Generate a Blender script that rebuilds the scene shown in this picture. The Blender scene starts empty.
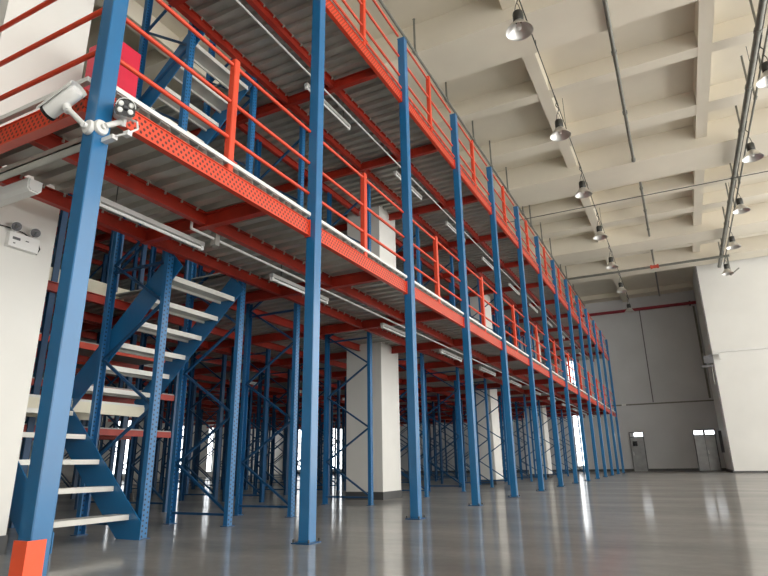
import bpy, math, random
from mathutils import Vector, Matrix
random.seed(7)
PI = math.pi
col = bpy.context.scene.collection

# ------------------------------------------------------------------ materials
def nmat(name):
    m = bpy.data.materials.new(name); m.use_nodes = True
    nt = m.node_tree; b = nt.nodes['Principled BSDF']
    return m, nt, b
def node(nt, t, **kw):
    n = nt.nodes.new(t)
    for k, v in kw.items():
        if k in n.inputs: n.inputs[k].default_value = v
        else: setattr(n, k, v)
    return n
def plain(name, c, rough=.5, metal=0., spec=.5, vary=.12, scale=3., bump=0.):
    m, nt, b = nmat(name)
    b.inputs['Roughness'].default_value = rough; b.inputs['Metallic'].default_value = metal
    b.inputs['Specular IOR Level'].default_value = spec
    tc = node(nt, 'ShaderNodeTexCoord'); ns = node(nt, 'ShaderNodeTexNoise', Scale=scale, Detail=4.)
    nt.links.new(tc.outputs['Object'], ns.inputs['Vector'])
    r = node(nt, 'ShaderNodeValToRGB')
    r.color_ramp.elements[0].position = .3; r.color_ramp.elements[1].position = .7
    r.color_ramp.elements[0].color = (*[x*(1-vary) for x in c], 1)
    r.color_ramp.elements[1].color = (*[min(1, x*(1+vary)) for x in c], 1)
    nt.links.new(ns.outputs['Fac'], r.inputs['Fac']); nt.links.new(r.outputs['Color'], b.inputs['Base Color'])
    if bump:
        bp = node(nt, 'ShaderNodeBump', Strength=bump, Distance=.02)
        nt.links.new(ns.outputs['Fac'], bp.inputs['Height']); nt.links.new(bp.outputs['Normal'], b.inputs['Normal'])
    return m
def emit(name, c, s):
    m, nt, b = nmat(name); b.inputs['Base Color'].default_value = (*c, 1)
    b.inputs['Emission Color'].default_value = (*c, 1); b.inputs['Emission Strength'].default_value = s
    return m
def perforated(name, c, axis_u, pitch, rows, r, z0, rough=.35, hole=(.02, .012, .01), stagger=True):
    """paint with punched holes; u runs along axis_u, v along rows measured from z0 of local coords"""
    m, nt, b = nmat(name)
    b.inputs['Roughness'].default_value = rough
    L = nt.links.new
    tc = node(nt, 'ShaderNodeTexCoord'); sp = node(nt, 'ShaderNodeSeparateXYZ'); L(tc.outputs['Object'], sp.inputs[0])
    def M(op, a, bb=None, c2=None):
        n = node(nt, 'ShaderNodeMath', operation=op)
        for i, v in enumerate((a, bb, c2)):
            if v is None: continue
            if isinstance(v, (int, float)): n.inputs[i].default_value = v
            else: L(v, n.inputs[i])
        return n.outputs[0]
    u = sp.outputs[axis_u[0]]; v = sp.outputs[axis_u[1]]
    rowp, nrow = rows
    vv = M('DIVIDE', M('SUBTRACT', v, z0), rowp)
    row = M('FLOOR', vv)
    fv = M('MULTIPLY', M('SUBTRACT', M('FRACT', vv), .5), rowp)
    off = M('MULTIPLY', M('MODULO', M('ABSOLUTE', row), 2.), pitch*.5) if stagger else 0.
    fu = M('MULTIPLY', M('SUBTRACT', M('FRACT', M('DIVIDE', M('ADD', M('ADD', u, 100.), off), pitch)), .5), pitch)
    d = M('SQRT', M('ADD', M('MULTIPLY', fu, fu), M('MULTIPLY', fv, fv)))
    inh = M('LESS_THAN', d, r)
    inr = M('MULTIPLY', M('GREATER_THAN', vv, 0.), M('LESS_THAN', vv, float(nrow)))
    mk = M('MULTIPLY', inh, inr)
    ns = node(nt, 'ShaderNodeTexNoise', Scale=4., Detail=3.); L(tc.outputs['Object'], ns.inputs['Vector'])
    rp = node(nt, 'ShaderNodeValToRGB')
    rp.color_ramp.elements[0].color = (*[x*.85 for x in c], 1); rp.color_ramp.elements[1].color = (*[min(1, x*1.12) for x in c], 1)
    L(ns.outputs['Fac'], rp.inputs['Fac'])
    mx = node(nt, 'ShaderNodeMixRGB'); L(mk, mx.inputs[0]); L(rp.outputs[0], mx.inputs[1]); mx.inputs[2].default_value = (*hole, 1)
    L(mx.outputs[0], b.inputs['Base Color'])
    return m

BLUE = (.011, .135, .32); ORG = (.66, .060, .022)
M = {}
M['blue'] = plain('blue_paint', BLUE, .28, vary=.10, scale=2.)
for q in ('Coat Weight', 'Coat Roughness'): M['blue'].node_tree.nodes['Principled BSDF'].inputs[q].default_value = .45 if q == 'Coat Weight' else .12
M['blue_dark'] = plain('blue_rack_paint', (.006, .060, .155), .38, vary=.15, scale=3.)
M['orange'] = plain('orange_paint', ORG, .38, vary=.10, scale=3.)
M['red_beam'] = plain('red_beam_paint', (.38, .027, .012), .45, vary=.2, scale=5.)
M['beam_holes'] = perforated('orange_perforated', ORG, ('Y', 'Z'), .052, (.034, 4), .0125, .012, hole=(.10, .012, .006))
M['beam_holes_x'] = perforated('orange_perforated_end', ORG, ('X', 'Z'), .052, (.034, 4), .0125, .012, hole=(.10, .012, .006))
M['up_holes'] = perforated('blue_perforated', (.016, .135, .32), ('Z', 'Y'), .05, (.045, 2), .011, -.045, hole=(.004, .015, .04))
M['galv'] = plain('galvanised_sheet', (.46, .46, .42), .42, metal=.3, vary=.15, scale=2.)
M['deck_top'] = plain('grey_deck_board', (.35, .36, .35), .6)
M['white_trim'] = plain('white_edge_paint', (.72, .72, .70), .45, vary=.05)
M['tread'] = plain('pale_tread_metal', (.66, .65, .60), .42, vary=.1)
M['cream'] = plain('cream_panel', (.70, .66, .52), .6, vary=.06)
M['conc_white'] = plain('white_wall_paint', (.74, .735, .70), .62, vary=.045, scale=.6)
M['column'] = plain('column_paint', (.70, .69, .65), .62, vary=.05, scale=1.)
M['wall_far'] = plain('grey_wall_paint', (.62, .625, .635), .65, vary=.06, scale=.5)
M['ceil'] = plain('ceiling_paint', (.76, .70, .585), .75, vary=.07, scale=.45)
M['skirt'] = plain('dark_skirting', (.07, .07, .07), .5)
M['white_plastic'] = plain('white_plastic', (.75, .75, .73), .35, vary=.03)
M['lamp_housing'] = plain('lamp_housing', (.62, .62, .60), .35, metal=.2, vary=.05)
M['tube'] = plain('lamp_tube_glass', (.85, .86, .84), .2, vary=.02)
M['alu'] = plain('brushed_aluminium', (.75, .74, .72), .30, metal=.85, vary=.06)
M['dark_metal'] = plain('dark_metal', (.06, .06, .055), .4, metal=.5)
M['pipe'] = plain('grey_pipe', (.20, .20, .175), .45, metal=.35, vary=.15, scale=6.)
M['red_pipe'] = plain('dark_red_pipe', (.28, .02, .035), .4)
M['red_cab'] = plain('red_cabinet', (.62, .015, .05), .4)
M['black'] = plain('black_plastic', (.012, .012, .012), .25)
M['lens'] = plain('dark_glass', (.03, .03, .035), .05, vary=0.)
M['led'] = plain('clear_led_lens', (.85, .85, .82), .12, vary=.02)
M['guard'] = plain('orange_guard_paint', (.90, .105, .035), .4, vary=.08)
M['door'] = plain('grey_steel_door', (.34, .34, .34), .30, metal=.4)
M['frame_grey'] = plain('grey_door_frame', (.12, .12, .13), .5)
M['pane'] = emit('daylit_glass', (.93, .97, 1.), 4.0)
M['joint_red'] = plain('red_joint', (.5, .06, .03), .4)

# polished concrete floor
def floor_mat():
    m, nt, b = nmat('polished_concrete'); L = nt.links.new
    tc = node(nt, 'ShaderNodeTexCoord')
    n1 = node(nt, 'ShaderNodeTexNoise', Scale=.55, Detail=7., Roughness=.62)
    n2 = node(nt, 'ShaderNodeTexNoise', Scale=9., Detail=8., Roughness=.7)
    mp = node(nt, 'ShaderNodeMapping'); mp.inputs['Scale'].default_value = (.7, 1.7, 1); mp.inputs['Rotation'].default_value = (0, 0, -.35)
    L(tc.outputs['Object'], mp.inputs[0]); L(mp.outputs[0], n1.inputs['Vector']); L(tc.outputs['Object'], n2.inputs['Vector'])
    r1 = node(nt, 'ShaderNodeValToRGB')
    e = r1.color_ramp.elements
    e[0].position = .36; e[0].color = (.275, .277, .27, 1); e[1].position = .62; e[1].color = (.385, .378, .36, 1)
    L(n1.outputs['Fac'], r1.inputs['Fac'])
    r2 = node(nt, 'ShaderNodeValToRGB'); r2.color_ramp.elements[0].color = (.78, .78, .78, 1); r2.color_ramp.elements[1].color = (1.1, 1.1, 1.1, 1)
    L(n2.outputs['Fac'], r2.inputs['Fac'])
    mx = node(nt, 'ShaderNodeMixRGB', blend_type='MULTIPLY'); mx.inputs[0].default_value = 1.
    L(r1.outputs[0], mx.inputs[1]); L(r2.outputs[0], mx.inputs[2]); L(mx.outputs[0], b.inputs['Base Color'])
    rr = node(nt, 'ShaderNodeMapRange'); rr.inputs['To Min'].default_value = .05; rr.inputs['To Max'].default_value = .17
    L(n2.outputs['Fac'], rr.inputs['Value']); L(rr.outputs[0], b.inputs['Roughness'])
    b.inputs['Specular IOR Level'].default_value = .42
    n3 = node(nt, 'ShaderNodeTexNoise', Scale=2.2, Detail=3.); L(tc.outputs['Object'], n3.inputs['Vector'])
    bp = node(nt, 'ShaderNodeBump', Strength=.10, Distance=.02); L(n3.outputs['Fac'], bp.inputs['Height'])
    df = node(nt, 'ShaderNodeBsdfDiffuse'); gl = node(nt, 'ShaderNodeBsdfGlossy'); fr = node(nt, 'ShaderNodeFresnel', IOR=1.5)
    mn = node(nt, 'ShaderNodeMath', operation='MINIMUM'); mn.inputs[1].default_value = .40
    ms = node(nt, 'ShaderNodeMixShader'); gl.inputs['Color'].default_value = (.95, .95, .95, 1)
    L(mx.outputs[0], df.inputs['Color']); L(rr.outputs[0], gl.inputs['Roughness']); L(bp.outputs[0], gl.inputs['Normal'])
    L(fr.outputs[0], mn.inputs[0]); L(mn.outputs[0], ms.inputs[0]); L(df.outputs[0], ms.inputs[1]); L(gl.outputs[0], ms.inputs[2])
    L(ms.outputs[0], nt.nodes['Material Output'].inputs['Surface'])
    return m
M['floor'] = floor_mat()

# ------------------------------------------------------------------ mesh builder
class MB:
    def __init__(s): s.v = []; s.f = []
    def add(s, v, f):
        k = len(s.v); s.v += [tuple(x) for x in v]; s.f += [tuple(i+k for i in q) for q in f]
    def box(s, lo, hi, ch=0.):
        x0, y0, z0 = lo; x1, y1, z1 = hi
        if ch:   # vertical edges chamfered
            p = [(x0+ch, y0), (x1-ch, y0), (x1, y0+ch), (x1, y1-ch), (x1-ch, y1), (x0+ch, y1), (x0, y1-ch), (x0, y0+ch)]
            n = 8
            s.add([(a, b, z0) for a, b in p]+[(a, b, z1) for a, b in p],
                  [tuple(range(n))[::-1], tuple(range(n, 2*n))]+[(i, (i+1) % n, n+(i+1) % n, n+i) for i in range(n)])
        else:
            s.add([(x0, y0, z0), (x1, y0, z0), (x1, y1, z0), (x0, y1, z0), (x0, y0, z1), (x1, y0, z1), (x1, y1, z1), (x0, y1, z1)],
                  [(0, 3, 2, 1), (4, 5, 6, 7), (0, 1, 5, 4), (1, 2, 6, 5), (2, 3, 7, 6), (3, 0, 4, 7)])
        return s
    def prof(s, pts, a, b, up=(0, 0, 1), cap=True):
        """extrude closed 2D profile (side, up) from a to b"""
        a = Vector(a); b = Vector(b); d = (b-a).normalized(); upv = Vector(up)
        sd = d.cross(upv).normalized(); u = sd.cross(d)
        n = len(pts)
        s.add([a+sd*p+u*q for p, q in pts]+[b+sd*p+u*q for p, q in pts],
              [(i, (i+1) % n, n+(i+1) % n, n+i) for i in range(n)]+([tuple(range(n))[::-1], tuple(range(n, 2*n))] if cap else []))
        return s
    def bar(s, a, b, w, h, up=(0, 0, 1)):
        return s.prof([(-w/2, -h/2), (w/2, -h/2), (w/2, h/2), (-w/2, h/2)], a, b, up)
    def tube(s, a, b, r, n=10):
        a = Vector(a); b = Vector(b); d = (b-a).normalized()
        up = (0, 0, 1) if abs(d.z) < .9 else (1, 0, 0)
        return s.prof([(r*math.cos(2*PI*i/n), r*math.sin(2*PI*i/n)) for i in range(n)], a, b, up)
    def path(s, pts, r, n=8):
        for a, b in zip(pts, pts[1:]): s.tube(a, b, r, n)
        return s
    def lathe(s, prof, c=(0, 0, 0), n=24, axis=(0, 0, 1)):
        ax = Vector(axis).normalized(); q = ax.rotation_difference(Vector((0, 0, 1))).inverted()
        vs = []; fs = []; m = len(prof)
        for i in range(n):
            t = 2*PI*i/n
            for r, z in prof:
                vs.append(q @ Vector((r*math.cos(t), r*math.sin(t), z))+Vector(c))
        for i in range(n):
            for j in range(m-1):
                fs.append((i*m+j, ((i+1) % n)*m+j, ((i+1) % n)*m+j+1, i*m+j+1))
        s.add(vs, fs); return s
    def build(s, name, mat, parent=None, smooth=False, loc=None):
        me = bpy.data.meshes.new(name)
        if loc is not None:
            L = Vector(loc); me.from_pydata([tuple(Vector(v)-L) for v in s.v], [], s.f)
        else: me.from_pydata(s.v, [], s.f)
        me.validate(); me.update()
        import bmesh
        bm = bmesh.new(); bm.from_mesh(me); bmesh.ops.recalc_face_normals(bm, faces=bm.faces); bm.to_mesh(me); bm.free()
        if smooth:
            for p in me.polygons: p.use_smooth = True
            me.set_sharp_from_angle(angle=math.radians(40))
        me.materials.append(M[mat])
        o = bpy.data.objects.new(name, me); col.objects.link(o)
        if loc is not None: o.location = loc
        if parent: o.parent = parent
        return o
def tag(o, label=None, cat=None, group=None, kind=None):
    for k, v in (('label', label), ('category', cat), ('group', group), ('kind', kind)):
        if v: o[k] = v
    return o
def empty(name, loc, label, cat, group=None, rz=0):
    o = bpy.data.objects.new(name, None); col.objects.link(o); o.location = loc; o.rotation_euler.z = rz
    o.empty_display_size = .1
    return tag(o, label, cat, group)
def struct(name, mb, mat, parent=None):
    o = mb.build(name, mat, parent)
    if not parent: o['kind'] = 'structure'
    return o
def copy_tree(o, parent=None):
    c = o.copy(); col.objects.link(c); c.parent = parent
    for ch in o.children: copy_tree(ch, c)
    return c
ORD = ['first', 'second', 'third', 'fourth', 'fifth', 'sixth', 'seventh', 'eighth', 'ninth', 'tenth', 'eleventh', 'twelfth', 'thirteenth', 'fourteenth', 'fifteenth', 'sixteenth']

# ------------------------------------------------------------------ layout constants (metres)
XF = -3.24                                   # front line of the mezzanine (post centres at XF - .0)
PY = [2.14, 4.76, 7.24, 9.70, 12.17, 14.68, 17.18, 19.70, 22.25, 24.80, 27.35, 29.95, 32.65, 35.40]
YEND = 35.47
Z1, Z2 = 3.03, 6.24                          # underside of the edge beams of the two decks
BH = .155
XL, XR = -30., 14.                           # building
YB, YW, Y0 = 40.4, 33.6, -9.
ZG, ZS, ZT = 10.5, 10.85, 11.36               # girder underside, joist underside, slab

# ------------------------------------------------------------------ room shell
struct('floor', MB().box((XL, Y0, -.2), (XR, YB, 0)), 'floor')
struct('ceiling', MB().box((XL, Y0, ZT), (XR, YB, ZT+.25)), 'ceil')
ceil = bpy.data.objects['ceiling']
# girders across
for y0, y1 in ((2.6, 4.1), (11.05, 12.47), (19.6, 21.3), (27.9, 29.3), (31.9, 33.2)):
    MB().box((XL, y0, ZG), (XR, y1, ZT)).build('ceiling_girder', 'ceil', ceil)
MB().box((XL, 39.5, 11.05), (1.95, YB, ZT)).build('ceiling_girder', 'ceil', ceil)
# joists across, seated between the girders
for y0, y1 in ((-1.6, -1.2), (.9, 1.3), (6.2, 6.55), (8.6, 9.0), (14.68, 15.08), (17.5, 18.1), (23.3, 23.75), (25.6, 26.2), (30.4, 30.8)):
    MB().box((XL, y0, ZS), (XR, y1, ZT)).build('ceiling_joist', 'ceil', ceil)
# joists along
for x0 in (-14.7, -10.5, -6.45, -2.32, 1.80, 6.0, 10.1):
    MB().box((x0, Y0, ZS-.012), (x0+.33, YW if x0 > 1 else YB, ZT)).build('ceiling_joist', 'ceil', ceil)

# walls
wl = MB()
wins_l = [(8, 9.6), (16, 17.6), (24, 25.4), (29.0, 29.8), (31.6, 32.2)]
def wall_with_openings(a0, a1, z1, ops, mk):
    """ops: list of (s0,s1,z0,z1) sorted along the wall"""
    cur = a0
    for s0, s1, q0, q1 in ops:
        mk(cur, s0, 0, z1)
        if q0 > 0: mk(s0, s1, 0, q0)
        mk(s0, s1, q1, z1); cur = s1
    mk(cur, a1, 0, z1)
lw = MB()
wall_with_openings(Y0, YB, ZT, [(a, b, .3, 4.9) for a, b in wins_l], lambda a, b, q0, q1: lw.box((XL-.25, a, q0), (XL, b, q1)))
struct('wall_left', lw, 'conc_white')
struct('wall_front_light_block', MB().box((XL, Y0-.25, 4.5), (XR, Y0, ZT)).box((XL, Y0-.25, 0), (3, Y0, 4.5)), 'conc_white')  # unseen wall added behind the camera to cut light from that side
bw = MB()
wins_b = [(-28.7, -27.7, .3, 4.6), (-25.3, -24.1, .3, 4.6), (-6.45, -5.9, .3, 7.4)]
wall_with_openings(XL, 1.95, ZT, wins_b, lambda a, b, q0, q1: bw.box((a, YB, q0), (b, YB+.25, q1)))
struct('wall_back', bw, 'wall_far')
rw = MB(); rw.box((1.95, YW, 0), (XR, YW+.3, ZT)); rw.box((1.95, YW+.3, 0), (2.2, YB, ZT))
struct('wall_right', rw, 'conc_white')
for i, (lo, hi) in enumerate([((XL-.16, a, .3), (XL-.12, b, 4.9)) for a, b in wins_l]+[((a, YB+.1, z0), (b, YB+.14, z1)) for a, b, z0, z1 in wins_b]):
    w = MB().box(lo, hi).build('window_%d' % (i+1), 'pane'); w['kind'] = 'structure'
    fr = MB(); ax = 0 if i >= len(wins_l) else 1
    a0, a1 = lo[ax], hi[ax]; fx = .03
    def bb(p0, p1, q0, q1):
        l = [0, 0, q0]; h = [0, 0, q1]; l[ax] = p0; h[ax] = p1
        l[1-ax] = lo[1-ax]-.03; h[1-ax] = hi[1-ax]+.03
        fr.box(l, h)
    bb(a0, a0+.05, lo[2], hi[2]); bb(a1-.05, a1, lo[2], hi[2]); bb(a0, a1, lo[2], lo[2]+.05); bb(a0, a1, hi[2]-.05, hi[2])
    bb((a0+a1)/2-.02, (a0+a1)/2+.02, lo[2], hi[2])
    for k in range(1, 4):
        z = lo[2]+(hi[2]-lo[2])*k/4; bb(a0, a1, z-.02, z+.02)
    fr.build('window_frame', 'frame_grey', w)
bs = MB(); cur = XL
doorsx = [(-3.07, -2.22), (.53, 1.72)]
for a, b in doorsx+[(1.95, 1.95)]:
    bs.box((cur, YB-.02, 0), (a, YB, .14)); cur = b
struct('baseboard_back', bs, 'skirt')
struct('baseboard_right', MB().box((1.95, YW-.02, 0), (XR, YW, .09)).box((1.93, YW-.02, 0), (1.95, YB-.02, .12)), 'skirt')
# trims of the far recess: ledge at four metres, panel seam
struct('trim_1', MB().box((XL, YB-.06, 4.02), (1.95, YB, 4.10)), 'pipe')
struct('trim_2', MB().box((-1.42, YB-.03, 4.14), (-1.36, YB, 10.2)), 'frame_grey')
struct('trim_3', MB().box((1.90, YW-.01, 0), (1.95, YW+.0, 10.6)), 'frame_grey')
struct('trim_4', MB().box((1.95, YW-.09, 5.86), (XR, YW, 5.98)), 'white_trim')

def far_door(n, x0, x1, double):
    d = MB().box((x0+.05, YB-.05, .02), (x1-.05, YB-.005, 2.02)).build('door_%d' % n, 'door'); d['kind'] = 'structure'
    f = MB().box((x0, YB-.1, 0), (x0+.05, YB, 2.36)).box((x1-.05, YB-.1, 0), (x1, YB, 2.36)).box((x0, YB-.1, 2.31), (x1, YB, 2.36)).box((x0, YB-.1, 2.02), (x1, YB, 2.07))
    if double:
        f.box(((x0+x1)/2-.06, YB-.1, 2.02), ((x0+x1)/2+.06, YB, 2.36))
        MB().box(((x0+x1)/2-.008, YB-.058, .03), ((x0+x1)/2+.008, YB-.05, 2.0)).build('door_gap', 'black', d)
    f.build('door_frame', 'frame_grey', d)
    MB().box((x0+.05 + (.25 if not double else 0), YB-.04, 2.07), (x1-.05, YB-.03, 2.31)).build('transom_pane', 'pane', d)
    hx = (x0+x1)/2+.08 if double else x0+.14
    MB().tube((hx, YB-.1, .95), (hx, YB-.1, 1.15), .014).tube((hx, YB-.05, 1.05), (hx, YB-.1, 1.05), .012).build('door_handle', 'alu', d)
    if not double: MB().box((x0+.15, YB-.056, 1.5), (x0+.42, YB-.05, 1.8)).build('door_notice', 'black', d)
far_door(1, *doorsx[0], False); far_door(2, *doorsx[1], True)

# ------------------------------------------------------------------ concrete columns
for i, (y0, lab) in enumerate(((2.41, 'wide white concrete column behind the nearest blue post at left edge'),
                               (10.74, 'white concrete column behind the second and third front posts'),
                               (18.62, 'white concrete column behind the fourth front post'),
                               (26.65, 'slim distant white column behind the sixth front post'))):
    x1 = -5.5 if i else -5.32; w = .85
    o = empty('concrete_column', (x1-.42, y0+w/2, 0), lab, 'column')
    MB().box((x1-w, y0, 0), (x1, y0+w, ZG)).build('shaft', 'column', o, loc=None).location = (-(x1-.42), -(y0+w/2), 0)
    MB().box((x1-w-.012, y0-.012, 0), (x1+.012, y0+w+.012, .15)).build('skirting', 'skirt', o).location = (-(x1-.42), -(y0+w/2), 0)

def under(o, child):      # child built in world coordinates, parented to a translated empty
    child.parent = o; child.location = tuple(Vector(child.location)-Vector(o.location)); return child

# ------------------------------------------------------------------ front posts
PS = .12; PTOP = 7.46
def post_proto(top):
    o = empty('steel_post', (0, 0, 0), 'x', 'post')
    MB().box((-PS, -PS/2, 0), (0, PS/2, top), .006).build('shaft', 'blue', o)
    MB().box((-.17, -.10, 0), (.03, .10, .012)).build('base_plate', 'blue_dark', o)
    MB().box((-PS-.004, -PS/2-.004, top), (.004, PS/2+.004, top+.008)).build('cap_plate', 'blue', o)
    for a, b in ((-.155, -.085), (.015, -.085), (.015, .085), (-.155, .085)):
        MB().tube((a, b, .012), (a, b, .04), .009, 6).build('anchor_bolt', 'dark_metal', o)
    return o
pp = post_proto(PTOP)
post_labels = ['nearest blue steel corner post, carrying two bullet cameras, behind orange guard'] + \
    ['tall blue steel front post, %s from the near corner' % ORD[i] for i in range(1, 13)] + ['last blue steel front post, at the far end of the mezzanine']
for i, y in enumerate(PY):
    o = pp if i == 0 else copy_tree(pp)
    o.location = (XF+.07, y, 0); tag(o, post_labels[i], 'post', 'blue front posts')
# end side posts
for i, x in enumerate((-8.2, -13.0)):
    o = copy_tree(pp); o.location = (x, 2.14, 0)
    tag(o, 'blue steel post on the short end side, %s one left of the corner' % ORD[i], 'post', 'blue end posts')

# ------------------------------------------------------------------ decks
FRONTX = XF+.02                     # outer face of the edge beam
def cprofile(w, h, t=.008):
    return [(-w/2, -h/2), (w/2, -h/2), (w/2, -h/2+t), (-w/2+t, -h/2+t), (-w/2+t, h/2-t), (w/2, h/2-t), (w/2, h/2), (-w/2, h/2)]
def iprofile(w, h, t=.008):
    return [(-w/2, -h/2), (w/2, -h/2), (w/2, -h/2+t), (t/2, -h/2+t), (t/2, h/2-t), (w/2, h/2-t), (w/2, h/2), (-w/2, h/2), (-w/2, h/2-t), (-t/2, h/2-t), (-t/2, -h/2+t), (-w/2, -h/2+t)]
tier = {0: ('lower', Z1), 1: ('upper', Z2)}
def bay_name(i): return 'between the %s and %s front posts' % (ORD[i], ORD[i+1])
for t in (0, 1):
    tn, z = tier[t]
    for i in range(13):
        y0, y1 = PY[i]+.07, PY[i+1]-.07
        if i == 12: y1 = PY[13]-.07
        c = (XF-.03, (y0+y1)/2, z)
        o = empty('edge_beam', c, 'orange perforated edge beam of the %s deck %s' % (tn, bay_name(i)), 'beam', '%s deck edge beams' % tn)
        b = MB().box((XF-.05, y0, z), (XF-.005, y1, z+BH)); under(o, b.build('beam', 'beam_holes', loc=(XF-.03, y0, z)))
        s = MB().box((XF-.05, y0, z-.008), (XF+.006, y1, z)).box((XF-.05, y0, z+BH), (XF+.006, y1, z+BH+.008)); under(o, s.build('flange', 'orange'))
        for yy in (y0, y1-.012 if False else y1-.012):
            under(o, MB().box((XF-.055, yy, z-.02), (XF+.012, yy+.012, z+BH+.02)).build('end_connector', 'orange'))
        tr = MB().box((XF-.03, y0-.0, z+BH+.066), (XF+.012, y1, z+BH+.102))
        tag(tr.build('deck_kerb', 'white_trim' if t == 0 else 'orange'), '%s kerb strip of the %s deck edge %s' % (('white', 'thin orange')[t], tn, bay_name(i)), 'edge strip', '%s deck kerb strips' % tn)
    # end-side edge beam
    o = empty('edge_beam', (-8., 2.14, z), 'orange perforated end beam of the %s deck running left from the corner post' % tn, 'beam')
    under(o, MB().box((-8.2, 2.09, z), (XF-.09, 2.14, z+BH)).build('beam', 'beam_holes_x', loc=(-8.2, 2.09, z)))
    under(o, MB().box((-8.2, 2.08, z-.008), (XF-.09, 2.16, z)).box((-8.2, 2.08, z+BH), (XF-.09, 2.16, z+BH+.008)).build('flange', 'orange'))
    tag(MB().box((-8.2, 2.07, z+BH+.066), (XF-.07, 2.11, z+BH+.102)).build('deck_kerb', 'white_trim' if t == 0 else 'orange'), '%s kerb strip on the short end of the %s deck' % (('white', 'thin orange')[t], tn), 'edge strip')

# corrugated deck panels
ZD = BH+.004
def corrugated(x0, x1, y0, y1, z, pitch=.2, h=.055):
    """trapezoid ribs running along X"""
    ys = []; n = max(1, round((y1-y0)/pitch)); p = (y1-y0)/n
    prof = []
    for k in range(n):
        a = y0+k*p
        prof += [(a, z), (a+p*.40, z), (a+p*.48, z+h), (a+p*.92, z+h)]
    prof.append((y1, z))
    m = len(prof); mb = MB()
    mb.add([(x0, y, q) for y, q in prof]+[(x1, y, q) for y, q in prof]+[(x0, y, q+.004) for y, q in prof]+[(x1, y, q+.004) for y, q in prof],
           [(i, i+1, m+i+1, m+i) for i in range(m-1)]+[(2*m+i, 3*m+i, 3*m+i+1, 2*m+i+1) for i in range(m-1)]+
           [(m+i, m+i+1, 3*m+i+1, 3*m+i) for i in range(m-1)]+[(i, 2*m+i, 2*m+i+1, i+1) for i in range(m-1)])
    return mb
edges = [2.16]+[(PY[i]) for i in range(1, 13)]+[YEND]
XB0 = -4.95
XBACK = -27.
open_lo = (-7.55, 5.68)      # stair opening of the lower deck: X from -7.55 to XB0, Y up to 5.68
for t in (0, 1):
    tn, z = tier[t]; zz = z+ZD
    def panel(x0, x1, y0, y1, lab):
        o = empty('deck_panel', ((x0+x1)/2, (y0+y1)/2, zz), lab, 'decking', '%s deck panels' % tn)
        under(o, corrugated(x0, x1, y0, y1, zz).build('corrugated_sheet', 'galv'))
        under(o, MB().box((x0, y0, zz+.0595), (x1, y1, zz+.08)).build('floor_board', 'deck_top'))
    for i in range(13):
        y0, y1 = edges[i], edges[i+1]
        panel(XB0, XF-.005, y0+.002, y1-.002, 'grey corrugated %s deck strip %s' % (tn, bay_name(i)))
        if i == 0:
            panel(XBACK, -7.6 if t == 0 else -9.6, y0+.002, y1-.002, 'grey corrugated %s deck behind the staircase' % tn)
        elif i == 1:
            panel(XBACK, -7.6 if t == 0 else -9.6, y0, 5.69, 'grey corrugated %s deck left of the stair opening' % tn)
            panel(XBACK, XB0-.004, 5.70, y1-.002, 'grey inner corrugated %s deck %s' % (tn, bay_name(i)))
        else:
            panel(XBACK, XB0-.004, y0+.002, y1-.002, 'grey inner corrugated %s deck %s' % (tn, bay_name(i)))

ROWX = [(-5.0, -6.0), (-7.55, -8.55), (-8.75, -9.75), (-12.0, -13.0), (-13.2, -14.2), (-16.6, -17.6), (-17.8, -18.8), (-21.2, -22.2)]
# long beams along Y
longx = [-4.05, -4.92]+[v for r in ROWX for v in (r[0]+.03 if r[0] != -5.0 else None, r[1]-.03) if v]
for t in (0, 1):
    tn, z = tier[t]
    for k, x in enumerate(longx):
        y0 = 2.17
        if t == 0 and -7.5 < x < -5.0: y0 = 5.7
        if t == 1 and -9.6 < x < -5.0: y0 = 5.7
        o = empty('deck_beam', (x, y0, z), '%s red beam under the %s deck counted inward from the front edge' % ('%s long' % ORD[k] if k < 16 else 'deepest long', tn), 'beam', 'long beams under the %s deck' % tn)
        zb = z+.012
        under(o, MB().prof(iprofile(.07, .135, .01), (x, y0, zb+.0675), (x, YEND, zb+.0675)).build('beam', 'red_beam'))
        if k < 2:
            bt = MB(); yy = 2.4
            while yy < YEND:
                if abs(yy-y0) > .05: bt.box((x-.03, yy-.02, z+.148), (x+.045, yy+.02, z+.158)).tube((x+.03, yy, z+.12), (x+.03, yy, z+.165), .012, 6)
                yy += .2063
            st = under(o, bt.build('deck_clips', 'galv')); st['kind'] = 'stuff'
# cross beams
crossY = [4.0+2.42*k for k in range(13)]
for t in (0, 1):
    tn, z = tier[t]
    for k, y in enumerate(crossY):
        x0 = XBACK if y > 5.7 else (-4.95)
        o = MB().prof(iprofile(.08, .15, .012), (XF-.06, y, z+.0655), (x0, y, z+.0655)).build('cross_beam', 'red_beam', loc=(XF, y, z))
        tag(o, 'red cross beam under the %s deck, %s from the near end' % (tn, ORD[k]), 'beam', 'cross beams under the %s deck' % tn)
    if True:
        o = MB().prof(iprofile(.07, .14, .01), (-7.6 if t == 0 else -9.6, 4.0, z+.07), (XBACK, 4.0, z+.07)).build('cross_beam', 'red_beam')
        tag(o, 'red cross beam under the %s deck behind the staircase' % tn, 'beam')

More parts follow.
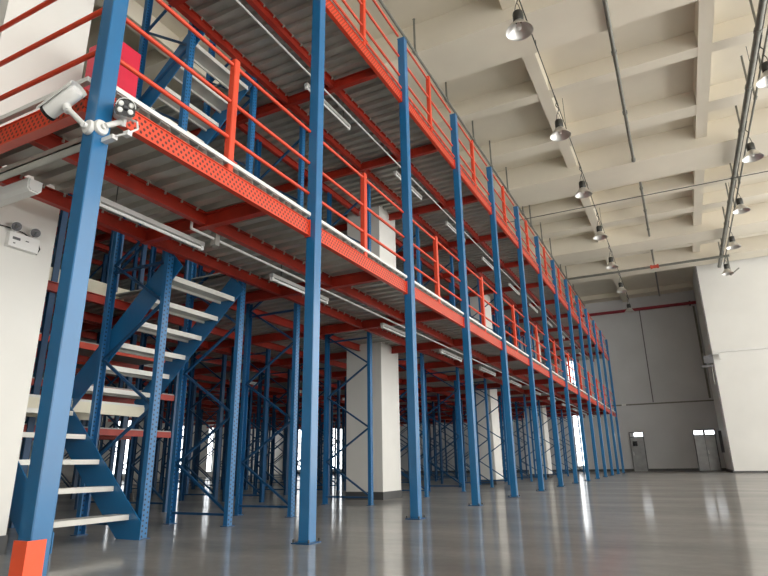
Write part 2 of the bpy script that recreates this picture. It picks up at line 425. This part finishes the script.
# ------------------------------------------------------------------ handrails
RH = [.27+.03, .70, 1.27]      # heights above z: low, mid, top rail
railpostY = [3.44+2.51*k for k in range(13)]
def railing(a, b, px, lab, grp, z, axis):
    """rails from a to b along axis ('y' or 'x'); rail post at px"""
    o = empty('guard_railing', ((XF-.03, px, z) if axis == 'y' else (px, 2.12, z)), lab, 'railing', grp)
    def P(s, h, off=0.): return (XF-.03+off, s, z+h) if axis == 'y' else (s, 2.12+off, z+h)
    for h in (.50, .87, 1.27):
        under(o, MB().tube(P(a, h), P(b, h), .019, 10).build('rail', 'orange', smooth=True))
    if axis == 'y':
        under(o, MB().box((XF-.065, px-.035, z+.16), (XF+.005, px+.035, z+1.33), .008).build('rail_post', 'orange'))
        under(o, MB().box((XF-.09, px-.06, z+.255), (XF+.02, px+.06, z+.265)).build('foot_plate', 'orange'))
    else:
        under(o, MB().box((px-.035, 2.085, z+.16), (px+.035, 2.155, z+1.33), .008).build('rail_post', 'orange'))
    return o
for t in (0, 1):
    tn, z = tier[t]
    for i in range(13):
        railing(PY[i]+.07, PY[i+1]-.07, min(railpostY[i], PY[i+1]-.3), 'orange three-bar railing above the %s deck %s' % (tn, bay_name(i)), '%s deck railings' % tn, z, 'y')
    railing(XF-.07, -8.13, -5.9, 'orange three-bar railing on the short end of the %s deck' % tn, None, z, 'x')

# ------------------------------------------------------------------ upright frames
UW = .09
def frame_proto(detail, top):
    o = empty('upright_frame', (0, 0, 0), 'x', 'rack frame')
    for s in (0, 1):
        x0 = 0 if s == 0 else -1.0
        # open C section: web with holes facing outward, two flanges
        m = MB()
        xo, xi = (x0, x0-.06) if s == 0 else (x0, x0+.06)
        m.box((min(xo, xi) if s else xo-.004, -UW/2, 0), (xo if not s else xo+.004, UW/2, top))
        m.box((min(xo, xi), -UW/2, 0), (max(xo, xi), -UW/2+.004, top)).box((min(xo, xi), UW/2-.004, 0), (max(xo, xi), UW/2, top))
        m.build('upright', 'up_holes' if detail else 'blue_dark', o)
        if detail:
            MB().box((min(xo, xi)-.02, -.07, 0), (max(xo, xi)+.02, .07, .008)).build('foot_plate', 'blue_dark', o)
    zs = [.15+.585*k for k in range(int((top-.2)/.585)+1)]
    far = MB()
    def br(a, b, w=.03):
        if detail: MB().bar(a, b, .028, w, (0, 1, 0)).build('brace', 'blue_dark', o)
        else: far.bar(a, b, .028, w, (0, 1, 0))
    br((-.05, 0, zs[0]-.02), (-.95, 0, zs[0]-.02)); br((-.05, 0, 2.98), (-.95, 0, 2.98)); 
    for k in range(len(zs)-1):
        a, b = (-.05, -.95) if k % 2 == 0 else (-.95, -.05)
        br((a, .004*(k % 2), zs[k]), (b, .004*(k % 2), zs[k+1]))
    if not detail: far.build('bracing', 'blue_dark', o)
    return o
ft = frame_proto(True, 8.7); fp = frame_proto(True, 6.22); fq = frame_proto(False, 6.22)
R1Y = [4.45, 5.72, 7.0, 9.35, 11.85, 14.2, 16.6, 18.4, 21.4, 23.8, 26.2, 28.7, 31.1, 33.5]
rn = ['first', 'second', 'third', 'fourth', 'fifth', 'sixth', 'seventh', 'eighth']
used1 = used2 = usedt = False
for r, (xa, xb) in enumerate(ROWX):
    ys = R1Y if r == 0 else [2.3+2.42*k for k in range(14)] if r >= 1 else []
    for k, y in enumerate(ys):
        if r and y < 5.5 and False: continue
        if r == 0 and k < 2:
            o = ft if not usedt else copy_tree(ft); usedt = True
        elif r == 0:
            o = fp if not used1 else copy_tree(fp); used1 = True
        else:
            o = fq if not used2 else copy_tree(fq); used2 = True
        o.location = (xa, y, 0)
        if r == 0: lab = ['blue lattice rack frame at the foot of the staircase', 'blue lattice rack frame just behind the staircase flights'][k] if k < 2 else 'blue lattice rack frame of the front row, %s from the near end' % ORD[k]
        else: lab = 'blue lattice rack frame of the %s row inward, %s from the near end' % (rn[r], ORD[k])
        tag(o, lab, 'rack frame', 'upright frames of the %s row' % rn[r])

# rack shelf beams in the near bays of the inner rows
for r in (1, 2):
    xa, xb = ROWX[r]
    for k in range(0, 2):
        y0, y1 = 2.3+2.42*k, 2.3+2.42*(k+1)
        for j, zz in enumerate((1.15, 1.75, 2.35)):
            o = empty('rack_shelf', (xa, y0, zz), 'red-beamed rack shelf, %s row inward, %s bay, %s level' % (rn[r], ORD[k], ORD[j]), 'shelf', 'rack shelves left of the stair')
            for x in (xa-.03, xb+.03):
                under(o, MB().box((x-.02, y0+.05, zz), (x+.02, y1-.05, zz+.09)).build('shelf_beam', 'orange' if j == 2 and x == xa-.03 else 'red_beam'))
            under(o, MB().box((xb+.02, y0+.05, zz+.09), (xa-.02, y1-.05, zz+.11)).build('shelf_board', 'deck_top'))

# ------------------------------------------------------------------ staircase
def stair(z0, lab):
    o = empty('staircase', (-6.2, 4.5, z0), lab, 'stairs', 'staircases')
    A0, A1 = 3.45, 4.36         # lower flight, Y range
    B0, B1 = 4.53, 5.58         # upper flight
    rise, go = .265, .27
    tx = [-5.15-.275*k for k in range(5)]
    for k, x in enumerate(tx):
        z = z0+.20+.272*k
        t = under(o, MB().box((x-.20, A0, z), (x+.02, A1, z+.035)).box((x-.005, A0, z-.015), (x+.02, A1, z)).build('tread', 'tread'))
    def stringer(xa, za, xb, zb, y, d=.30, foot=False):
        dx, dz = xb-xa, zb-za; L = math.hypot(dx, dz)
        m = MB()
        nx, nz = -dz/L*d/2, dx/L*d/2
        pts = [(xa+nx, za+nz), (xb+nx, zb+nz), (xb-nx, zb-nz), (xa-nx, za-nz)]
        if foot: pts = [(xa+.17, z0), (xa+.17, z0+.16), (xb+.13, zb+.10), (xb-.02, zb-.22), (xa-.17, z0)]
        n = len(pts)
        m.add([(a, y-.006, b) for a, b in pts]+[(a, y+.006, b) for a, b in pts], [tuple(range(n)), tuple(range(n, 2*n))[::-1]]+[(i, n+i, n+(i+1) % n, (i+1) % n) for i in range(n)])
        return under(o, m.build('stringer', 'blue'))
    ZL = z0+1.47
    for y in (A0-.008, A1+.008): stringer(-5.12, z0+.1, -6.62, ZL-.02, y, foot=True)
    under(o, MB().box((-7.5, A0, ZL), (-6.5, B1, ZL+.03)).build('landing_plate', 'tread'))
    under(o, MB().box((-6.53, A0, ZL-.13), (-6.49, B1, ZL)).box((-7.5, A0, ZL-.13), (-7.46, B1, ZL)).build('landing_edge', 'cream'))
    for x, y in ((-6.46, A1+.07), (-7.45, A0-.03), (-7.45, B1+.03), (-6.46, B1+.05)):
        under(o, MB().box((x-.03, y-.03, z0+0), (x+.03, y+.03, ZL), .0).build('landing_leg', 'blue_dark'))
    for k in range(-1, 5):
        x = -6.2+.265*k; z = z0+1.62+.235*(k+1)
        under(o, MB().box((x-.14, B0, z), (x+.12, B1, z+.03)).box((x+.10-.24, B0, z-.03), (x-.115, B1, z)).box((x+.10, B0, z-.03), (x+.12, B1, z)).build('tread', 'tread'))
    for y in (B0-.008, B1+.008): stringer(-6.62, ZL-.02, -4.98, z0+3.02, y, .30)
    return o
stair(0., 'blue steel staircase with pale treads rising from the floor behind nearest post')
stair(3.27, 'blue steel staircase with pale treads rising from lower to upper deck')

# red cabinet beside column on the lower deck
o = empty('fire_cabinet', (-4.82, 3.3, 3.27), 'tall red fire cabinet standing on the lower deck behind the corner post', 'cabinet')
under(o, MB().box((-5.02, 3.10, 3.27), (-4.62, 3.44, 4.95), .01).build('body', 'red_cab'))
under(o, MB().box((-4.62, 3.12, 3.32), (-4.605, 3.42, 4.90)).build('door', 'red_cab'))
under(o, MB().box((-4.605, 3.14, 4.0), (-4.59, 3.16, 4.2)).build('handle', 'alu'))

# cream duct deep behind the stair
tag(MB().box((-7.595, 2.2, 3.20), (-7.565, 7.1, 3.40)).build('fascia_board', 'cream'), 'cream fascia board along the far edge of the lower deck stair opening', 'board')

# ------------------------------------------------------------------ corner guard
o = empty('post_guard', (XF+.14, 2.02, 0), 'orange angle guard at the foot of the nearest corner post', 'guard')
m = MB().prof([(0, 0), (.0, .13), (.012, .13), (.012, .012), (.13, .012), (.13, 0)], (XF+.12, 2.0, 0.01), (XF+.12, 2.0, .33), up=(0, 1, 0))
gx, gy = -3.075, 2.0
m = MB().box((gx-.012, gy, .01), (gx, gy+.105, .335)).box((gx-.115, gy, .01), (gx-.012, gy+.012, .335))
under(o, m.build('angle', 'guard'))
under(o, MB().box((gx-.15, gy-.03, 0), (gx+.03, gy+.15, .01)).build('base_plate', 'guard'))

# ------------------------------------------------------------------ bullet cameras on the corner post
def bullet_cam(mount, d_arm, body_c, d_body, lab, K=1.3, square=False):
    o = empty('security_camera', mount, lab, 'camera')
    q = Vector(mount); nrm = Vector(d_arm)
    under(o, MB().lathe([(0, 0), (.052, 0), (.052, .016), (.046, .026), (.028, .03), (0, .03)], q, 24, nrm).build('mount_plate', 'white_plastic', smooth=True))
    bc = Vector(body_c); D = Vector(d_body).normalized()
    sd = D.cross(Vector((0, 0, 1))).normalized(); u = sd.cross(D)
    foot = bc-D*.02-u*.075
    under(o, MB().path([q+nrm*.02, q+nrm*.05, foot, bc-D*.02-u*.03], .019, 12).lathe([(0, -.03), (.028, -.03), (.028, .02), (0, .02)], foot, 14, u).build('arm', 'white_plastic', smooth=True))
    k = K
    if square:
        pr = []
        for cx, cz in ((1, 1), (-1, 1), (-1, -1), (1, -1)):
            a0 = {(1, 1): 0, (-1, 1): PI/2, (-1, -1): PI, (1, -1): 1.5*PI}[(cx, cz)]
            for t in range(4):
                a = a0+PI/6*t; pr.append((k*(.035*cx+.022*math.cos(a)), k*(.028*cz+.022*math.sin(a))))
        under(o, MB().prof(pr, bc-D*.13*k, bc+D*.10*k).build('body', 'white_plastic'))
        under(o, MB().prof([(a*1.05, b*1.05) for a, b in pr], bc+D*.10*k, bc+D*.118*k).build('face', 'black'))
        for sx in (-1, 1):
            for sz in (-1, 1):
                under(o, MB().lathe([(0, .126*k), (.012*k, .125*k), (.017*k, .12*k), (.017*k, .116*k)], bc+sd*.031*k*sx+u*.021*k*sz, 14, D).build('led', 'led', smooth=True))
        under(o, MB().lathe([(0, .13*k), (.012*k, .129*k), (.019*k, .122*k), (.019*k, .116*k)], bc, 18, D).build('lens', 'lens', smooth=True))
    else:
        under(o, MB().lathe([(0, -.12*k), (.034*k, -.12*k), (.046*k, -.10*k), (.046*k, .10*k), (0, .10*k)], bc, 24, D).build('body', 'white_plastic', smooth=True))
        under(o, MB().lathe([(0, .125*k), (.030*k, .122*k), (.050*k, .118*k), (.050*k, .10*k), (0, .10*k)], bc, 24, D).build('face', 'black', smooth=True))
        under(o, MB().lathe([(0, .132*k), (.012*k, .130*k), (.018*k, .122*k), (.018*k, .118*k)], bc, 18, D).build('lens', 'lens', smooth=True))
    under(o, MB().prof([(k*.060*math.cos(a), k*.056*math.sin(a)+k*.004) for a in [PI*t/10 for t in range(11)]]+[(k*.055*math.cos(a), k*.051*math.sin(a)+k*.004) for a in [PI*t/10 for t in range(10, -1, -1)]], bc-D*.13*k, bc+D*.135*k).build('sun_shield', 'white_plastic'))
    return o
bullet_cam((-3.215, 2.08, 2.85), (0, -1, 0), (-3.40, 1.98, 3.05), (-.82, -.12, -.42), 'white bullet camera on corner post aimed left along the short side', 1.15)
bullet_cam((-3.17, 2.12, 2.86), (1, 0, 0), (-3.11, 2.235, 3.045), (.80, -.50, -.38), 'white bullet camera with black face on corner post aimed at the hall', 1.05, True)
tag(MB().box((-3.17, 2.14, 2.765), (-3.06, 2.18, 2.795)).path([(-3.06, 2.16, 2.785), (-3.0, 2.20, 2.81), (-2.99, 2.27, 2.88), (-3.02, 2.28, 2.95), (-3.08, 2.26, 2.98)], .007, 8).box((-3.03, 2.19, 2.795), (-2.98, 2.225, 2.83)).build('camera_cable', 'white_plastic'), 'white plug and looped cable hanging under the right bullet camera', 'cable')

# ------------------------------------------------------------------ fluorescent battens
def batten(p, ln, axis, lab, grp=None):
    o = empty('batten_light', p, lab, 'light', grp)
    x, y, z = p
    def bx(a0, a1, w0, w1, q0, q1):
        return ((x+w0, y+a0, z+q0), (x+w1, y+a1, z+q1)) if axis == 'y' else ((x+a0, y+w0, z+q0), (x+a1, y+w1, z+q1))
    under(o, MB().box(*bx(0, ln, -.03, .03, 0, .045)).build('housing', 'lamp_housing'))
    a, b = (Vector((x, y+.04, z-.022)), Vector((x, y+ln-.04, z-.022))) if axis == 'y' else (Vector((x+.04, y, z-.022)), Vector((x+ln-.04, y, z-.022)))
    for e in (.2, ln-.2):
        h0 = (x, y+e, z+.045) if axis == 'y' else (x+e, y, z+.045)
        under(o, MB().tube(h0, (h0[0], h0[1], z+.245), .005, 6).build('hanger', 'dark_metal'))
    under(o, MB().tube(a, b, .016, 10).build('tube', 'tube', smooth=True))
    for e in (0, ln-.04):
        under(o, MB().box(*bx(e, e+.04, -.02, .02, -.045, 0)).build('lamp_holder', 'white_plastic'))
    return o
lowY = [2.95, 5.44, 8.48, 11.2, 13.9, 16.7, 19.5, 22.2, 25.0, 27.7, 30.4, 33.1]
for k, y in enumerate(lowY):
    batten((-4.32, y, 2.95), 1.3, 'y', 'white batten light under the lower deck, %s from the near end' % ORD[k], 'lower batten lights')
upY = [2.75, 6.03, 9.1, 11.9, 14.7, 17.5, 20.3, 23.1, 25.9, 28.7, 31.5]
for k, y in enumerate(upY):
    batten((-4.30, y, 6.155), 1.3, 'y', 'white batten light under the upper deck, %s from the near end' % ORD[k], 'upper batten lights')
# inner lower row of lights under the deck
for k, y in enumerate([9., 12., 15., 18., 21.]):
    batten((-10.8, y, 2.95), 1.3, 'y', 'white batten light deep in the racking aisle, %s from the near end' % ORD[k], 'inner batten lights')
# hangers + conduits
for t, (z, ys) in enumerate(((3.0, 3.9), (6.2, 2.3))):
    o = empty('conduit', (-4.14, ys, z), 'pale conduit running under the %s deck beside the batten lights' % tier[t][0], 'conduit')
    m = MB().tube((-4.14, ys, z), (-4.14, YEND-.3, z), .014, 8)
    if t == 0: m.tube((-4.14, ys, z), (-4.14, ys, z+.17), .014, 8)
    under(o, m.build('pipe', 'white_trim', smooth=True))
tag(MB().box((-4.18, 4.22, 2.93), (-4.11, 4.28, 3.19)).build('conduit_drop_box', 'galv'), 'small grey vertical box dropped from the deck beside the second batten light', 'junction box')

# big fixture and tray at the near end
o = empty('linear_fixture', (-4.3, 2.46, 2.9), 'grey box-shaped linear fixture at the left edge beneath the lower deck', 'light')
under(o, MB().prof([(-.06, -.03), (-.035, -.06), (.035, -.06), (.06, -.03), (.06, .05), (-.06, .05)], (-4.40, 2.46, 2.89), (-5.30, 2.46, 2.89)).build('housing', 'white_plastic'))
under(o, MB().prof([(-.05, -.025), (-.03, -.05), (.03, -.05), (.05, -.025), (.05, .04), (-.05, .04)], (-4.385, 2.46, 2.89), (-4.40, 2.46, 2.89)).build('end_cap', 'lamp_housing'))
o = empty('cable_tray', (-3.4, 2.28, 2.93), 'galvanised cable tray running left behind the corner post', 'tray')
under(o, MB().box((-8, 2.25, 2.93), (-3.40, 2.33, 2.94)).box((-8, 2.25, 2.93), (-3.40, 2.256, 2.98)).box((-8, 2.324, 2.93), (-3.40, 2.33, 2.98)).build('tray', 'galv'))

# emergency twin-spot light on near column
o = empty('emergency_light', (-5.32, 2.95, 2.74), 'white twin-spot emergency light with black cable on the near column', 'light')
xx = -5.32
under(o, MB().box((xx, 2.80, 2.66), (xx+.06, 3.08, 2.80)).build('body', 'white_plastic'))
under(o, MB().box((xx+.06, 2.83, 2.73), (xx+.063, 2.90, 2.755)).box((xx+.06, 2.95, 2.74), (xx+.063, 2.98, 2.75)).box((xx+.06, 2.84, 2.69), (xx+.063, 2.86, 2.70)).build('indicator_panel', 'frame_grey'))
for y in (2.85, 3.03):
    c = Vector((xx+.05, y, 2.86)); D = Vector((.8, -.35, -.3)).normalized()
    h = under(o, MB().lathe([(0, -.04), (.03, -.035), (.048, .02), (.048, .03), (.044, .03)], c, 20, D).tube((xx+.03, y, 2.80), (xx+.04, y, 2.85), .01, 8).build('spot_head', 'white_plastic', smooth=True))
    l = MB().lathe([(.014, .037), (.020, .036), (.041, .031), (.041, .028)], c, 20, D).build('spot_lens', 'frame_grey', smooth=True)
    l.parent = h; l.location = (0, 0, 0)
under(o, MB().path([(xx+.02, 2.70, 2.83), (xx+.02, 2.78, 2.84), (xx+.03, 2.93, 2.83), (xx+.03, 3.08, 2.78), (xx+.03, 3.11, 2.72), (xx+.02, 3.09, 2.66)], .006, 6).build('cable', 'black'))

# ------------------------------------------------------------------ high-bay lamps
def lamp_proto():
    o = empty('high_bay_lamp', (0, 0, 0), 'x', 'lamp')
    MB().lathe([(.045, .13), (.10, .07), (.19, -.04), (.26, -.13), (.275, -.15), (.28, -.17), (.27, -.165), (.25, -.13), (.18, -.045), (.09, .06), (.0, .10)], n=32).build('reflector', 'alu', o, smooth=True)
    MB().lathe([(0, .34), (.04, .34), (.10, .31), (.11, .27), (.11, .10), (.09, .07), (0, .07)], n=24).build('ballast_housing', 'dark_metal', o, smooth=True)
    MB().lathe([(0, -.12), (.045, -.10), (.055, -.03), (.03, .06), (0, .06)], n=16).build('bulb', 'led', o, smooth=True)
    MB().path([(-.07, 0, .31), (-.03, 0, .5), (0, 0, .56)], .009, 6).path([(.07, 0, .31), (.03, 0, .5), (0, 0, .56)], .009, 6).build('hanger_wire', 'dark_metal', o)
    MB().path([(0, 0, .56), (.04, 0, .68), (-.03, 0, .80), (0, 0, .93)], .012, 6).build('supply_cord', 'dark_metal', o)
    return o
lp = lamp_proto()
ZLamp = 9.38
k = 0
for nm, x, ys in (('left', -1.80, [5.6, 10.02, 14.5, 18.6, 22.93, 27.1, 31.6, 36.5]), ('right', 3.06, [10.3, 14.42, 18.5, 22.75, 26.9, 30.95])):
    for j, y in enumerate(ys):
        o = lp if k == 0 else copy_tree(lp); k += 1
        o.location = (x, y, ZLamp)
        tag(o, 'aluminium high-bay lamp on the %s ceiling line, %s from the camera' % (nm, ORD[j]), 'lamp', '%s line of high-bay lamps' % nm)
    c = empty('lamp_conduit', (x, 2, ZLamp+.95), 'thin conduit carrying the %s line of high-bay lamps' % nm, 'conduit')
    m = MB().tube((x, 2., ZLamp+.94), (x, 38. if nm == 'left' else YW, ZLamp+.94), .013, 8)
    for y in ys: m.tube((x, y-.25, ZLamp+.94), (x, y+.25, ZLamp+.94), .022, 8)
    under(c, m.build('tube', 'dark_metal'))
    for y, zt in [(4, ZG), (12, ZG), (20.4, ZG), (28.5, ZG), (7, ZT), (16, ZT), (24.5, ZT), (32.4, ZG)]:
        under(c, MB().tube((x, y, ZLamp+.94), (x, y, zt), .008, 6).build('hanger', 'dark_metal'))

# ------------------------------------------------------------------ sprinkler pipework
def sprinkler(name, x, y0, y1, z, r, rs, lab, up, dbl=None):
    o = empty(name, (x, y0, z), lab, 'pipe')
    m = MB().tube((x, y0, z), (x, y1, z), r, 12)
    under(o, m.build('main_pipe', 'pipe', smooth=True))
    for y in rs:
        m = MB().tube((x, y, z), (x, y, z+up), .028, 8).tube((x, y-.06, z), (x, y+.06, z), r+.018, 12).lathe([(0, up+.06), (.02, up+.055), (.035, up+.04), (.022, up+.03), (.022, up)], (x, y, z), 10)
        under(o, m.build('sprinkler_riser', 'pipe'))
    return o
sprinkler('sprinkler_pipe', -4.48, 3, 38, 10.3, .034, [6.8, 8.4, 10.8, 12.96, 15.3, 17.2, 19.3, 21.6, 23.0, 25.2, 27.3, 29.7, 31.5, 33.6], 'grey sprinkler pipe with upright risers above the upper railing', .95)
sprinkler('sprinkler_pipe', -.14, 3, 19.4, 10.43, .05, [7.2, 10, 13.3, 16.2, 19.3], 'grey sprinkler pipe along the ceiling middle, near length before the middle girder', .8)
sprinkler('sprinkler_pipe', -.05, 21.3, 39.4, 10.72, .045, [22.4, 24.7, 27, 30.0], 'grey sprinkler pipe along the ceiling middle, far length beyond the middle girder', .5)
sprinkler('sprinkler_pipe', 2.96, 3, 33.2, 10.30, .075, [13.9, 16.3, 18.7, 22.2, 24.4, 26.8, 29.8], 'thick grey sprinkler main at the right of the ceiling', .95)
sprinkler('sprinkler_pipe', 3.2, 3, 33.2, 10.38, .03, [15.6, 17.1, 22.9, 25.2], 'thin grey pipe beside the thick sprinkler main at right', .7)
o = empty('cross_pipe', (-4.3, 31.2, 10.2), 'grey pipe crossing the hall under the far ceiling girders', 'pipe')
under(o, MB().tube((-4.6, 31.2, 10.2), (3.3, 31.2, 10.2), .06, 12).build('main_pipe', 'pipe', smooth=True))
under(o, MB().lathe([(0, -.2), (.11, -.2), (.11, -.12), (.085, -.1), (.085, .1), (.11, .12), (.11, .2), (0, .2)], (-.05, 31.2, 10.2), 16, (1, 0, 0)).build('joint', 'joint_red'))
under(o, MB().tube((-.05, 31.2, 10.2), (-.05, 31.2, 10.72), .03).build('riser', 'pipe'))
under(o, MB().tube((3.2, 31.2, 10.2), (3.2, 31.2, 9.2), .04).tube((2.96, 31.2, 10.2), (2.96, 31.2, 11.2), .03).tube((3.2, 31.2, 9.2), (3.6, 31.2, 9.5), .03).build('drop_pipe', 'pipe'))
tag(MB().tube((-6, 21.9, 10.2), (XR, 22.0, 10.2), .016, 8).build('support_wire', 'dark_metal'), 'thin dark wire crossing the hall below the middle ceiling girder', 'wire')
o = empty('fire_main', (-5, 40, 10.18), 'dark red fire main crossing in front of the far grey wall', 'pipe')
under(o, MB().tube((-8, 40.15, 10.18), (1.95, 40.15, 10.18), .10, 14).build('main_pipe', 'red_pipe', smooth=True))
for x in (-6, -2, 1.6): under(o, MB().box((x-.05, 40.1, 10.05), (x+.05, YB-.002, 10.32)).build('bracket', 'dark_metal'))

# gear on the corner of the right wall
o = empty('wall_speaker', (1.9, 33.4, 5.6), 'grey horn speaker and brackets on the corner of the white wall', 'speaker')
under(o, MB().box((1.50, 33.42, 5.35), (1.93, 33.58, 5.75)).box((1.35, 33.4, 5.15), (1.85, 33.5, 5.25)).build('housing', 'frame_grey'))
under(o, MB().box((1.93, 33.3, 5.75), (2.25, 33.5, 5.80)).box((2.2, 33.3, 5.5), (2.28, 33.5, 5.8)).build('bracket', 'white_trim'))
under(o, MB().tube((1.80, 33.54, 5.3), (1.80, 33.54, 4.3), .03).build('pipe', 'pipe'))
tag(MB().box((1.72, 40.28, 4.2), (1.84, YB, 10.0)).build('downpipe', 'pipe'), 'dark vertical pipe in the inner corner of the far grey wall', 'pipe')
tag(MB().box((1.80, 38.6, 1.0), (1.95, 38.9, 2.2)).build('electric_box', 'frame_grey'), 'dark electric box on the recess side wall beside the double door', 'box')
o = empty('wall_device', (-3.12, 40.3, 4.0), 'tiny white device high on the far wall beside the last post', 'device')
under(o, MB().box((-3.25, 40.2, 4.0), (-3.0, 40.3, 4.12)).build('body', 'white_plastic')); under(o, MB().tube((-3.12, 40.25, 4.05), (-3.12, YB, 4.05), .02).build('bracket', 'white_plastic'))

# ------------------------------------------------------------------ light: daylight through the open right and camera sides
w = bpy.data.worlds.new('World'); bpy.context.scene.world = w; w.use_nodes = True
bg = w.node_tree.nodes['Background']; bg.inputs[0].default_value = (1.0, .985, .95, 1); bg.inputs[1].default_value = 3.8
def area(name, loc, rot, sx, sy, e, c=(1, 1, 1)):
    l = bpy.data.lights.new(name, 'AREA'); l.shape = 'RECTANGLE'; l.size = sx; l.size_y = sy; l.energy = e; l.color = c
    o = bpy.data.objects.new(name, l); col.objects.link(o); o.location = loc; o.rotation_euler = rot; return o

# ------------------------------------------------------------------ camera
cd = bpy.data.cameras.new('Camera'); cam = bpy.data.objects.new('Camera', cd); col.objects.link(cam)
f, yaw, pit, roll = 570.667, .4662, .2986, -.016
cd.sensor_fit = 'HORIZONTAL'; cd.sensor_width = 36.; cd.lens = f*36/768; cd.clip_end = 200
cy, sy = math.cos(yaw), math.sin(yaw)
fw = Vector((-sy*math.cos(pit), cy*math.cos(pit), math.sin(pit))); rt = Vector((cy, sy, 0)); up = rt.cross(fw)
R = rt*math.cos(roll)+up*math.sin(roll); U = -rt*math.sin(roll)+up*math.cos(roll)
cam.matrix_world = Matrix(((R.x, U.x, -fw.x, 0), (R.y, U.y, -fw.y, 0), (R.z, U.z, -fw.z, .6885), (0, 0, 0, 1)))
sc = bpy.context.scene; sc.camera = cam
sc.view_settings.view_transform = 'Standard'; sc.view_settings.look = 'None'; sc.view_settings.exposure = .12; sc.view_settings.gamma = 1.
